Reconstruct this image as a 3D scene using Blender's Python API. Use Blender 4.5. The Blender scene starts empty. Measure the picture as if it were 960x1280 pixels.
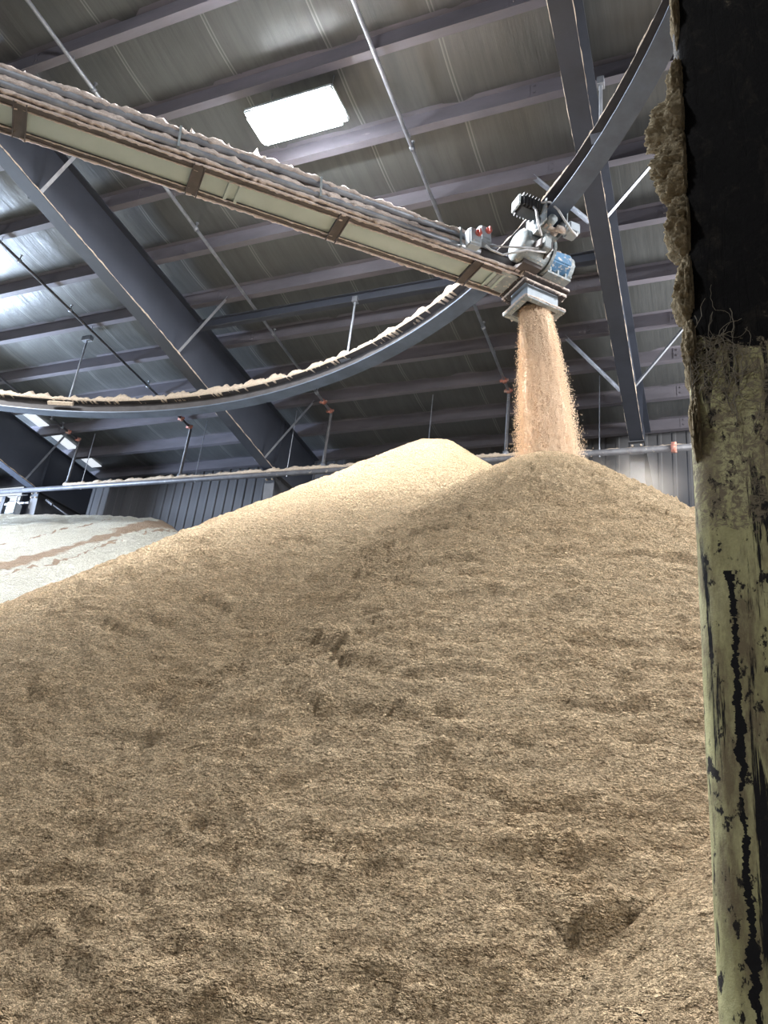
import bpy, bmesh, math, random
import numpy as np
from mathutils import Vector, Matrix
random.seed(7)
SC = bpy.context.scene
COL = SC.collection
ZC = 2.6                      # eye height above the floor; z values in the tables below are measured from the eye

# ------------------------------------------------------------------ materials
def nodes(name):
    m = bpy.data.materials.new(name); m.use_nodes = True
    nt = m.node_tree
    b = nt.nodes['Principled BSDF']
    return m, nt, b
def N(nt, typ, **kw):
    n = nt.nodes.new(typ)
    for k, v in kw.items():
        if k in n.inputs: n.inputs[k].default_value = v
        else: setattr(n, k, v)
    return n
def ramp(nt, fac, stops):
    r = nt.nodes.new('ShaderNodeValToRGB')
    el = r.color_ramp.elements
    while len(el) > 1: el.remove(el[0])
    el[0].position = stops[0][0]; el[0].color = tuple(stops[0][1]) + (1,)
    for p, c in stops[1:]:
        e = el.new(p); e.color = tuple(c) + (1,)
    nt.links.new(fac, r.inputs[0])
    return r.outputs[0]
def coords(nt, scale=(1,1,1)):
    g = nt.nodes.new('ShaderNodeNewGeometry')     # world position, so the pattern stays put on the thing
    mp = nt.nodes.new('ShaderNodeMapping'); mp.inputs['Scale'].default_value = scale
    nt.links.new(g.outputs['Position'], mp.inputs['Vector'])
    return mp.outputs[0]
def noise(nt, vec, scale, detail=6, rough=.6, dist=0.):
    n = N(nt, 'ShaderNodeTexNoise')
    n.inputs['Scale'].default_value = scale; n.inputs['Detail'].default_value = detail
    n.inputs['Roughness'].default_value = rough; n.inputs['Distortion'].default_value = dist
    nt.links.new(vec, n.inputs['Vector'])
    return n.outputs['Fac']
def mix(nt, fac, a, b, mode='MIX'):
    m = nt.nodes.new('ShaderNodeMix'); m.data_type = 'RGBA'; m.blend_type = mode
    if isinstance(fac, (int, float)): m.inputs[0].default_value = fac
    else: nt.links.new(fac, m.inputs[0])
    for i, v in ((6, a), (7, b)):
        if isinstance(v, tuple): m.inputs[i].default_value = v + (1,)
        else: nt.links.new(v, m.inputs[i])
    return m.outputs[2]
def bump(nt, b, h, strength=.4, dist=.02, prev=None):
    n = nt.nodes.new('ShaderNodeBump'); n.inputs['Strength'].default_value = strength
    n.inputs['Distance'].default_value = dist
    nt.links.new(h, n.inputs['Height'])
    if prev is not None: nt.links.new(prev, n.inputs['Normal'])
    nt.links.new(n.outputs[0], b.inputs['Normal'])
    return n.outputs[0]
def steel(name, c, c2=None, rough=.5, metal=.0, sc=3., dusty=None, dscale=9., dlo=.55, stretch=(1,1,1), bmp=.15):
    m, nt, b = nodes(name)
    v = coords(nt, stretch)
    c2 = c2 or tuple(x*.7 for x in c)
    col = ramp(nt, noise(nt, v, sc, 7, .62), [(.35, c2), (.65, c)])
    if dusty:
        f = ramp(nt, noise(nt, v, dscale, 9, .7), [(dlo, (0,0,0)), (dlo+.09, (1,1,1))])
        col = mix(nt, f, col, dusty)
    nt.links.new(col, b.inputs['Base Color'])
    b.inputs['Roughness'].default_value = rough; b.inputs['Metallic'].default_value = metal
    bump(nt, b, noise(nt, v, sc*14, 5, .6), bmp, .01)
    return m
def dust_mat(name, c, c2, sc=30):
    m, nt, b = nodes(name)
    v = coords(nt)
    col = ramp(nt, noise(nt, v, sc, 6, .7), [(.3, c2), (.62, c)])
    nt.links.new(col, b.inputs['Base Color']); b.inputs['Roughness'].default_value = 1
    b.inputs['Specular IOR Level'].default_value = .1
    bump(nt, b, noise(nt, v, sc*2, 6, .75), .9, .03)
    return m
TAN = (.50, .41, .30)
M = {}
M['rafter'] = steel('rafter_paint', (.066, .075, .100), (.05, .058, .078), .45, 0, .8, None)
M['rafter_shaded'] = steel('rafter_paint_shaded_dusty', (.046, .054, .075), (.035, .041, .056), .5, 0, 1.5, (.3,.28,.26), 5, .72)  # darker flange copy of the paint, underside shade in its colour; sparse dust flecks
M['purlin'] = steel('purlin_primer', (.17, .162, .19), (.12, .116, .136), .5, 0, 2.5, (.3,.27,.27), 10, .68, (.3,1,1))
M['galv'] = steel('galvanised_pipe', (.42, .45, .50), (.26, .28, .32), .38, .5, 5, (.42,.38,.33), 12, .64)
M['darkpipe'] = steel('dark_pipe', (.14, .145, .16), (.08, .08, .09), .5, .2, 5, (.38,.34,.29), 9, .6)
M['orange'] = steel('coupling_orange', (.55, .20, .15), (.4, .17, .13), .6, 0, 9, (.5,.36,.3), 14, .5)
M['ring'] = steel('rail_steel', (.125, .16, .22), (.085, .108, .15), .42, .2, 2.5, (.30,.29,.28), 6, .72)
M['ringweb'] = steel('rail_web', (.07, .065, .065), (.045, .04, .04), .7, 0, 4, (.25,.2,.17), 9, .68)
M['green'] = steel('conveyor_pan', (.40, .47, .45), (.33, .395, .38), .5, 0, 1.2, (.5,.42,.35), 40, .75)
M['brown'] = steel('conveyor_flange', (.085, .07, .068), (.055, .045, .043), .65, 0, 6, (.55,.45,.40), 26, .66)
M['dust'] = dust_mat('dust_tan', (.68, .57, .45), (.50, .41, .32))
M['dustp'] = dust_mat('dust_pinkish', (.80, .70, .64), (.58, .48, .42), 26)
M['grey'] = steel('grey_machine', (.30, .34, .355), (.20, .23, .245), .45, 0, 6, (.62,.54,.47), 18, .56)
M['blue'] = steel('blue_machine', (.10, .24, .42), (.08, .18, .30), .4, 0, 6, (.66,.60,.54), 17, .53)
M['black'] = steel('black_plastic', (.05, .055, .06), (.03, .03, .035), .4, 0, 6, (.35,.33,.3), 16, .64)
M['box'] = steel('isolator_grey', (.38, .43, .48), (.30, .34, .38), .4, 0, 8, (.6,.52,.46), 22, .62)
M['red'] = steel('red_knob', (.55, .12, .10), (.40, .10, .08), .5, 0, 9, (.6,.4,.35), 26, .56)
M['cable'] = steel('grey_cable', (.55, .55, .56), (.40, .40, .42), .5, 0, 12, (.6,.52,.45), 20, .6)
M['column'] = steel('column_paint', (.10, .105, .118), (.07, .075, .085), .5, 0, 3, (.36,.32,.28), 10, .66)
M['girt'] = steel('girt_paint', (.45, .43, .40), (.3, .29, .27), .6, 0, 6)

STREAKS = ((.0, -11.55, .34, .30), (.05, -13.6, .14, .42), (-.1, -9.9, .10, .42))
def grain_mat(name, c, c2, c3, streak=None, husk_shade=.42, gr=1.):
    dk = lambda t: tuple(1-(1-q)*gr for q in t)
    m, nt, b = nodes(name)
    v = coords(nt)
    n1 = noise(nt, v, .55, 4, .55)
    big = ramp(nt, n1, [(.35, (0,0,0)), (.65, (1,1,1))])
    mid = ramp(nt, noise(nt, v, 5, 5, .6), [(.38, (0,0,0)), (.62, (1,1,1))])
    fine = noise(nt, v, 95, 4, .75)
    col = mix(nt, big, c, c2)
    m2 = nt.nodes.new('ShaderNodeMath'); m2.operation = 'MULTIPLY'; m2.inputs[1].default_value = .35
    nt.links.new(mid, m2.inputs[0])
    col = mix(nt, m2.outputs[0], col, c3)
    fl = ramp(nt, noise(nt, coords(nt, (1, 1, 3.2)), 7.5, 8, .78, .8), [(.50, (0,0,0)), (.64, (husk_shade,)*3)])
    col = mix(nt, fl, col, tuple(q*k for q, k in zip(c2, (.62, .55, .50))))      # darker bran husks in thin runs, plus crevice shade painted into the colour
    f2 = ramp(nt, noise(nt, v, 42, 4, .7), [(.38, dk((.72,.69,.66))), (.5, (1,1,1)), (.62, (1.14,1.13,1.12))])
    col = mix(nt, 1., col, f2, 'MULTIPLY')
    fr = ramp(nt, fine, [(.36, dk((.55,.52,.49))), (.5, (1,1,1)), (.64, (1.28,1.28,1.26))])
    col = mix(nt, 1., col, fr, 'MULTIPLY')
    if streak:
        # brown runs of another meal lying across the pale heap
        g = nt.nodes.new('ShaderNodeNewGeometry'); sp = nt.nodes.new('ShaderNodeSeparateXYZ'); nt.links.new(g.outputs['Position'], sp.inputs[0])
        def mt(op, a, b_=None):
            q = nt.nodes.new('ShaderNodeMath'); q.operation = op
            for k, t in enumerate((a, b_)):
                if t is None: continue
                if isinstance(t, (int, float)): q.inputs[k].default_value = t
                else: nt.links.new(t, q.inputs[k])
            return q.outputs[0]
        wn = mt('MULTIPLY', mt('SUBTRACT', noise(nt, coords(nt, (1,1,1)), .9, 6, .6), .5), 1.0)
        for (sl, off, wd, cut) in streak[1]:
            q = mt('ABSOLUTE', mt('ADD', mt('SUBTRACT', sp.outputs['X'], mt('ADD', mt('MULTIPLY', sp.outputs['Y'], sl), off)), wn))
            wv = mt('MULTIPLY', ramp(nt, noise(nt, v, .8, 5, .7), [(cut, (0,0,0)), (cut+.2, (1,1,1))]), wd)
            col = mix(nt, ramp(nt, mt('DIVIDE', q, mt('ADD', wv, .001)), [(.6, (.85,.85,.85)), (1., (0,0,0))]), col, streak[0])
    nt.links.new(col, b.inputs['Base Color'])
    b.inputs['Roughness'].default_value = .95; b.inputs['Specular IOR Level'].default_value = .15
    va = coords(nt, (.6, .6, 2.0))
    crack = ramp(nt, noise(nt, va, 4.2, 6, .62, .5), [(.455, (1,1,1)), (.492, (0,0,0)), (.506, (0,0,0)), (.53, (1,1,1))])
    lip = ramp(nt, noise(nt, va, 9.5, 6, .62, .4), [(.46, (1,1,1)), (.50, (0,0,0)), (.62, (.9,.9,.9))])
    p = bump(nt, b, crack, 1., .055)
    p = bump(nt, b, lip, 1., .035, p)
    p = bump(nt, b, noise(nt, va, 11, 3, .6, .6), 1., .16, p)
    p = bump(nt, b, noise(nt, va, 32, 3, .65, .3), 1., .085, p)
    p = bump(nt, b, noise(nt, v, 80, 3, .7), 1., .03, p)
    return m
M['grain'] = grain_mat('golden_meal', (.82,.63,.405), (.76,.565,.35), (.84,.665,.45))
M['grain_w'] = grain_mat('pale_meal', (.80,.80,.71), (.83,.83,.75), (.75,.74,.66), ((.45,.31,.21), STREAKS), .05, .45)
def simple(name, c, rough=.9, spec=.1):
    m, nt, b = nodes(name)
    b.inputs['Base Color'].default_value = c + (1,); b.inputs['Roughness'].default_value = rough
    b.inputs['Specular IOR Level'].default_value = spec
    return m
def streammat():
    m, nt, b = nodes('falling_meal')
    v = coords(nt, (1, 1, .22))
    col = ramp(nt, noise(nt, v, 7, 7, .65), [(.33, (.56,.39,.265)), (.52, (.74,.565,.41)), (.68, (.84,.69,.53))])
    nt.links.new(col, b.inputs['Base Color']); b.inputs['Roughness'].default_value = 1
    b.inputs['Specular IOR Level'].default_value = 0
    bump(nt, b, noise(nt, coords(nt, (1,1,.28)), 16, 6, .65), .6, .06)
    return m
M['stream'] = streammat()
M['speck'] = simple('meal_speck', (.76, .60, .44))

def roofmat():
    m, nt, b = nodes('roof_liner')
    v = coords(nt)
    base = ramp(nt, noise(nt, v, .5, 5, .6), [(.3, (.066,.071,.071)), (.7, (.094,.099,.099))])
    st = noise(nt, coords(nt, (6, .35, .35)), 1.6, 6, .7)
    base = mix(nt, .18, base, ramp(nt, st, [(.35, (.07,.075,.08)), (.6, (.19,.2,.205))]))
    # lap seams every 1.5 m running up the slope
    w = N(nt, 'ShaderNodeTexWave'); w.wave_type = 'BANDS'; w.bands_direction = 'X'; w.wave_profile = 'SAW'
    w.inputs['Scale'].default_value = .21; w.inputs['Distortion'].default_value = 0
    nt.links.new(v, w.inputs['Vector'])
    seam = ramp(nt, w.outputs['Fac'], [(0, (1,1,1)), (.02, (.0,.0,.0)), (.03, (0,0,0)), (.035, (.8,.8,.8)), (.05, (0,0,0))])
    base = mix(nt, seam, base, (.22,.23,.23))
    nt.links.new(base, b.inputs['Base Color'])
    b.inputs['Roughness'].default_value = .36; b.inputs['Metallic'].default_value = .2
    p = bump(nt, b, noise(nt, coords(nt, (9, .5, .5)), 1.5, 5, .7), .35, .02)
    bump(nt, b, noise(nt, coords(nt, (1, .6, 1)), 1.2, 3, .5), .4, .08, p)
    return m
M['roof'] = roofmat()
M['wall'] = steel('wall_sheet', (.15, .153, .165), (.11, .113, .122), .5, .1, .7, (.33,.31,.28), 3, .7, (1,1,.3), .05)
M['floor'] = steel('floor_concrete', (.30, .27, .23), (.22, .2, .17), .9, 0, 2, (.45,.36,.25), 4, .5)

def emis(name, c, s):
    m, nt, b = nodes(name)
    b.inputs['Base Color'].default_value = (.8,.8,.8,1)
    b.inputs['Emission Color'].default_value = c + (1,); b.inputs['Emission Strength'].default_value = s
    return m
M['lamp'] = emis('lamp_diffuser', (.95, .97, 1.), 130)
M['sky'] = emis('daylight_panel', (.85, .92, 1.), .7)

def postmat():
    m, nt, b = nodes('post_paint')
    v = coords(nt)
    yel = ramp(nt, noise(nt, coords(nt, (1,1,.5)), 9, 7, .65), [(.3, (.34,.32,.16)), (.5, (.60,.58,.31)), (.7, (.72,.70,.42))])
    dirt = ramp(nt, noise(nt, coords(nt, (1,1,.3)), 14, 8, .75), [(.46, (0,0,0)), (.62, (.85,.85,.85))])
    yel = mix(nt, dirt, yel, (.20,.155,.105))
    scr = ramp(nt, noise(nt, coords(nt, (1.6,1.6,.13)), 26, 7, .7, .3), [(.54, (0,0,0)), (.575, (1,1,1))])
    spots = ramp(nt, noise(nt, coords(nt, (1,1,.6)), 48, 6, .68), [(.575, (0,0,0)), (.61, (1,1,1))])
    yel = mix(nt, scr, yel, (.022,.022,.024))
    yel = mix(nt, spots, yel, (.035,.032,.03))
    # long worn-through line along the corner
    g = nt.nodes.new('ShaderNodeNewGeometry'); s = nt.nodes.new('ShaderNodeSeparateXYZ'); nt.links.new(g.outputs['Position'], s.inputs[0])
    def mth(op, a, b_=None, c_=None):
        q = nt.nodes.new('ShaderNodeMath'); q.operation = op
        for i, t in enumerate((a, b_, c_)):
            if t is None: continue
            if isinstance(t, (int, float)): q.inputs[i].default_value = t
            else: nt.links.new(t, q.inputs[i])
        return q.outputs[0]
    wob = noise(nt, coords(nt, (0,0,1)), 3.2, 6, .7)
    rag = noise(nt, coords(nt, (1,1,1)), 45, 4, .7)
    xx = mth('ADD', s.outputs['X'], mth('MULTIPLY', mth('SUBTRACT', wob, .5), .035))
    xx = mth('ADD', xx, mth('MULTIPLY', mth('SUBTRACT', rag, .5), .016))
    dist = mth('ABSOLUTE', mth('SUBTRACT', xx, .022))
    line = mth('LESS_THAN', dist, mth('MULTIPLY', ramp(nt, noise(nt, coords(nt, (.3,.3,1)), 11, 6, .8), [(.40, (0,0,0)), (.68, (1,1,1))]), .010))
    below = mth('LESS_THAN', s.outputs['Z'], ZC+.38)
    yel = mix(nt, mth('MULTIPLY', line, below), yel, (.018,.018,.02))
    # grease-black upper part, ragged lower border
    zz = mth('ADD', s.outputs['Z'], mth('MULTIPLY', mth('SUBTRACT', noise(nt, v, 12, 8, .75), .5), .30))
    up = mth('GREATER_THAN', zz, ZC+.735)
    blk = ramp(nt, noise(nt, coords(nt, (1,1,.6)), 22, 9, .75, .6), [(.53, (.005,.0045,.005)), (.63, (.02,.017,.014)), (.72, (.16,.135,.10))])
    yel = mix(nt, up, yel, blk)
    fz = mth('MULTIPLY', mth('LESS_THAN', mth('ABSOLUTE', mth('SUBTRACT', zz, ZC+.60)), .15), 1.0)
    fzn = ramp(nt, noise(nt, coords(nt), 70, 8, .8, 1.5), [(.45, (0,0,0)), (.56, (1,1,1))])
    yel = mix(nt, mth('MULTIPLY', fz, fzn), yel, (.27,.23,.16))
    nt.links.new(yel, b.inputs['Base Color'])
    b.inputs['Roughness'].default_value = .75; b.inputs['Specular IOR Level'].default_value = .15
    p = bump(nt, b, noise(nt, coords(nt), 60, 7, .75), .6, .006)
    bump(nt, b, scr, .5, -.002, p)
    return m
M['post'] = postmat()
M['fluff'] = dust_mat('matted_dust', (.66,.56,.38), (.34,.25,.14), 55)
M['web'] = simple('cobweb_grey', (.26,.235,.19))

# ------------------------------------------------------------------ mesh helpers
class MB:
    def __init__(s): s.v = []; s.f = []
    def add(s, vs, fs):
        o = len(s.v); s.v += [tuple(p) for p in vs]; s.f += [tuple(i+o for i in f) for f in fs]
    def hexa(s, p):          # 8 points: bottom ring then top ring
        s.add(p, [(0,3,2,1),(4,5,6,7),(0,1,5,4),(1,2,6,5),(2,3,7,6),(3,0,4,7)])
    def box(s, c, ax, h):    # centre, three axes, half sizes
        c = Vector(c); a, b, n = (Vector(q)*k for q, k in zip(ax, h))
        s.hexa([c-a-b-n, c+a-b-n, c+a+b-n, c-a+b-n, c-a-b+n, c+a-b+n, c+a+b+n, c-a+b+n])
    def aabb(s, x0, x1, y0, y1, z0, z1):
        s.hexa([(x0,y0,z0),(x1,y0,z0),(x1,y1,z0),(x0,y1,z0),(x0,y0,z1),(x1,y0,z1),(x1,y1,z1),(x0,y1,z1)])
    def tube(s, pts, r, n=10, cap=True):
        pts = [Vector(p) for p in pts]
        rs = r if isinstance(r, (list, tuple)) else [r]*len(pts)
        rings = []
        up = None
        for i, p in enumerate(pts):
            t = (pts[min(i+1, len(pts)-1)] - pts[max(i-1, 0)]).normalized()
            if up is None:
                up = Vector((0,0,1)) if abs(t.z) < .9 else Vector((1,0,0))
            a = t.cross(up).normalized(); up = a.cross(t).normalized()
            rings.append([p + rs[i]*(a*math.cos(2*math.pi*k/n) + up*math.sin(2*math.pi*k/n)) for k in range(n)])
        vs = [q for g in rings for q in g]; fs = []
        for i in range(len(pts)-1):
            for k in range(n):
                fs.append((i*n+k, i*n+(k+1)%n, (i+1)*n+(k+1)%n, (i+1)*n+k))
        if cap:
            fs.append(tuple(range(n))[::-1]); fs.append(tuple((len(pts)-1)*n+k for k in range(n)))
        s.add(vs, fs)
def link_mesh(name, v, f, m, parent=None, smooth=False, bevel=0):
    me = bpy.data.meshes.new(name)
    off = Vector((0,0,0))
    p = parent
    while p is not None: off += p.location; p = p.parent
    me.from_pydata([tuple(Vector(q)-off) for q in v], [], f)
    me.update()
    o = bpy.data.objects.new(name, me); COL.objects.link(o)
    me.materials.append(m)
    if smooth:
        me.polygons.foreach_set('use_smooth', [True]*len(me.polygons))
    o.parent = parent
    bm = bmesh.new(); bm.from_mesh(me); bmesh.ops.recalc_face_normals(bm, faces=bm.faces)
    if bevel:
        bmesh.ops.bevel(bm, geom=[e for e in bm.edges if e.is_manifold and e.calc_face_angle(0) > .6], offset=bevel, segments=2, affect='EDGES', clamp_overlap=True)
    bm.to_mesh(me); bm.free()
    return o
def B(mb, name, m, parent=None, smooth=False, bevel=0): return link_mesh(name, mb.v, mb.f, m, parent, smooth, bevel)
def tag(o, label=None, cat=None, group=None, kind=None):
    if label: o['label'] = label
    if cat: o['category'] = cat
    if group: o['group'] = group
    if kind: o['kind'] = kind
    return o
def thing(name, loc, label, cat, group=None):
    o = bpy.data.objects.new(name, None); COL.objects.link(o); o.location = loc
    o.empty_display_size = .2
    return tag(o, label, cat, group)

# vectorised gradient noise
_r = np.random.RandomState(3); _perm = _r.permutation(512); _g = _r.normal(size=(512, 3)); _g /= np.linalg.norm(_g, axis=1)[:, None]
def pn(x, y, z=0.):
    x, y, z = np.broadcast_arrays(np.asarray(x, float), np.asarray(y, float), np.asarray(z, float))
    xi, yi, zi = (np.floor(q).astype(int) for q in (x, y, z)); xf, yf, zf = x-xi, y-yi, z-zi
    def g(a, b, c):
        h = _perm[(_perm[(_perm[(xi+a) % 512] + yi+b) % 512] + zi+c) % 512]
        v = _g[h]
        return v[..., 0]*(xf-a) + v[..., 1]*(yf-b) + v[..., 2]*(zf-c)
    s = lambda t: t*t*t*(t*(t*6-15)+10)
    u, v, w = s(xf), s(yf), s(zf)
    L = lambda a, b, t: a+(b-a)*t
    return L(L(L(g(0,0,0), g(1,0,0), u), L(g(0,1,0), g(1,1,0), u), v), L(L(g(0,0,1), g(1,0,1), u), L(g(0,1,1), g(1,1,1), u), v), w)
def fbm(x, y, z=0., o=4, g=.5):
    a = 1.; t = 0.
    for i in range(o):
        t = t + a*pn(x, y, z); x = x*2.03+17; y = y*2.03+5; z = z*2.03+3; a *= g
    return t

def dust_ridge(name, path, side, width, height, parent, m, seed=0, step=.035, gap=0., drop=0., nseg=6, jt=.45):
    """lumpy ridge of settled dust along a polyline; side = horizontal across-vector per path or function"""
    P = [Vector(p) for p in path]
    pts = []; acc = 0
    for a, b in zip(P[:-1], P[1:]):
        n = max(1, int((b-a).length/step))
        for k in range(n): pts.append(a.lerp(b, k/n))
    pts.append(P[-1])
    s = np.arange(len(pts))*step
    w = width*(1+.5*fbm(s*3.1, seed, o=4)); h = height*np.clip(1+1.5*fbm(s*4.3, seed+9.3, o=4)-gap, .03, 3)
    v = []; f = []
    for i, p in enumerate(pts):
        t = (pts[min(i+1, len(pts)-1)]-pts[max(0, i-1)]).normalized()
        a = Vector((t.y, -t.x, 0)).normalized() if side is None else Vector(side)
        for k in range(nseg):
            ang = math.pi*k/(nseg-1)
            jit = 1+jt*float(pn(i*.55, k*1.3, seed))
            v.append(p + a*(w[i]*.5*math.cos(ang)*jit) + Vector((0,0,1))*(h[i]*math.sin(ang)*jit - (drop if k in (0, nseg-1) else 0)*abs(float(pn(i*.35, k, seed+4)))*2))
    for i in range(len(pts)-1):
        for k in range(nseg):
            k2 = (k+1) % nseg
            f.append((i*nseg+k, i*nseg+k2, (i+1)*nseg+k2, (i+1)*nseg+k))
    f.append(tuple(range(nseg))); f.append(tuple((len(pts)-1)*nseg+k for k in range(nseg)))
    return link_mesh(name, v, f, m, parent, True)

# ------------------------------------------------------------------ frame geometry
def pz(y): return ZC + 10 - .0833*y            # underside of purlins
PD, PF = .27, .12                               # purlin depth and flange width
WY = 16.15                                      # inner face of back wall
ETOP = pz(WY) + PD

PUR = [2.65, 3.85, 5.05, 6.25, 7.48, 8.75, 9.97, 11.22, 12.42, 13.46, 14.66, 15.82]
X0, X1 = -27., 7.

# floor
mb = MB(); mb.aabb(X0-1, X1+1, -7, WY+.2, -.15, 0); tag(B(mb, 'floor', M['floor']), kind='structure')
# back wall: ribbed sheet
xs = []; x = X0
mb = MB(); prof = []
while x < X1:
    prof += [(x, 0), (x+.20, 0), (x+.225, -.022), (x+.275, -.022), (x+.30, 0)]
    x += .30
v = []; f = []
for px_, d in prof:
    for dy in (d, .12):
        v.append((px_, WY+dy, 0)); v.append((px_, WY+dy, ETOP))
n = len(prof)
for i in range(n-1):
    a, b = i*4, (i+1)*4
    f += [(a, a+1, b+1, b), (a+2, b+2, b+3, a+3), (a+1, a+3, b+3, b+1), (a, b, b+2, a+2)]
f += [(0, 2, 3, 1), ((n-1)*4, (n-1)*4+1, (n-1)*4+3, (n-1)*4+2)]
tag(link_mesh('wall_back', v, f, M['wall']), kind='structure')
# roof liner, sagging a little between purlins
ys = np.linspace(-6, WY+.1, 200); py = np.array([-7.5, -6.3, -5.1, -3.9, -2.7, -1.5, -.3, .9, 1.45] + PUR + [17.])
XS = np.linspace(X0, X1, 120); v = []; f = []
for yy in ys:
    k = np.searchsorted(py, yy); t = (yy-py[k-1])/(py[k]-py[k-1])
    sag = .05*math.sin(math.pi*min(max(t, 0), 1))
    wr = .012*fbm(XS*3.2, yy*.4, 1.)
    for xx, w_ in zip(XS, wr): v.append((xx, yy, pz(yy)+PD-.003-sag+w_*(1 if sag > .01 else 0)))
nx = len(XS)
nb = len(v)
for yy in ys:
    for xx in XS: v.append((xx, yy, pz(yy)+PD+.12))
for j in range(len(ys)-1):
    for i in range(nx-1):
        a = j*nx+i; f.append((a, a+1, a+nx+1, a+nx)); f.append((nb+a, nb+a+nx, nb+a+nx+1, nb+a+1))
for j in range(len(ys)-1):
    for i in (0, nx-1):
        a = j*nx+i; f.append((a, a+nx, nb+a+nx, nb+a))
for i in range(nx-1):
    for j in (0, len(ys)-1):
        a = j*nx+i; f.append((a, a+1, nb+a+1, nb+a))
tag(link_mesh('ceiling', v, f, M['roof'], None, True), kind='structure')
# daylight strip in the roof beside the far-left rafter
for i, (y0, y1) in enumerate(((12.5, 13.25), (13.62, 14.4), (14.8, 15.4))):
    mb = MB(); mb.hexa([(-16.72,y0,pz(y0)+PD-.09),(-16.36,y0,pz(y0)+PD-.09),(-16.36,y1,pz(y1)+PD-.09),(-16.72,y1,pz(y1)+PD-.09),
                        (-16.72,y0,pz(y0)+PD-.07),(-16.36,y0,pz(y0)+PD-.07),(-16.36,y1,pz(y1)+PD-.07),(-16.72,y1,pz(y1)+PD-.07)])
    tag(B(mb, 'window_%d' % (i+1), M['sky']), 'narrow white daylight panel in the roof beside the left rafter', kind='structure')

# purlins
ordn = {1:'first', 2:'second', 3:'third', 4:'fourth', 5:'fifth', 6:'sixth', 7:'seventh', 8:'eighth', 9:'ninth', 10:'tenth', 11:'eleventh', 12:'twelfth'}
for i, y in enumerate(reversed(PUR)):
    if y < 3: continue
    z = pz(y); mb = MB(); yw = y-PF; t = .012
    XA, XB = X0+.1, X1-.1
    mb.aabb(XA, XB, yw, yw+t, z, z+PD)                                     # web
    mb.aabb(XA, XB, yw+t, y, z, z+t)                                       # bottom flange
    mb.aabb(XA, XB, y-t, y, z+t, z+.03)                                    # lip
    mb.aabb(XA, XB, yw-PF*.6, yw, z+PD-t, z+PD)                            # top flange
    # lap joints and bolts over the rafters
    for xr in (-16.83, -9.43, -1.23):
        for sx in (-.75, .75):
            mb.aabb(xr+sx-.012, xr+sx+.012, yw-.006, yw, z+.02, z+PD-.02)
            for zz in (.07, .19): mb.aabb(xr+sx+.05, xr+sx+.085, yw-.014, yw, z+zz, z+zz+.03)
    lab = 'purple-grey steel roof purlin, %s counted up the roof from the back wall' % ordn[i+1]
    if i == 0: lab = 'purple-grey steel eave purlin right at the top of the back wall'
    tag(B(mb, 'purlin', M['purlin']), lab, 'beam', 'purlins under the roof')

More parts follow.
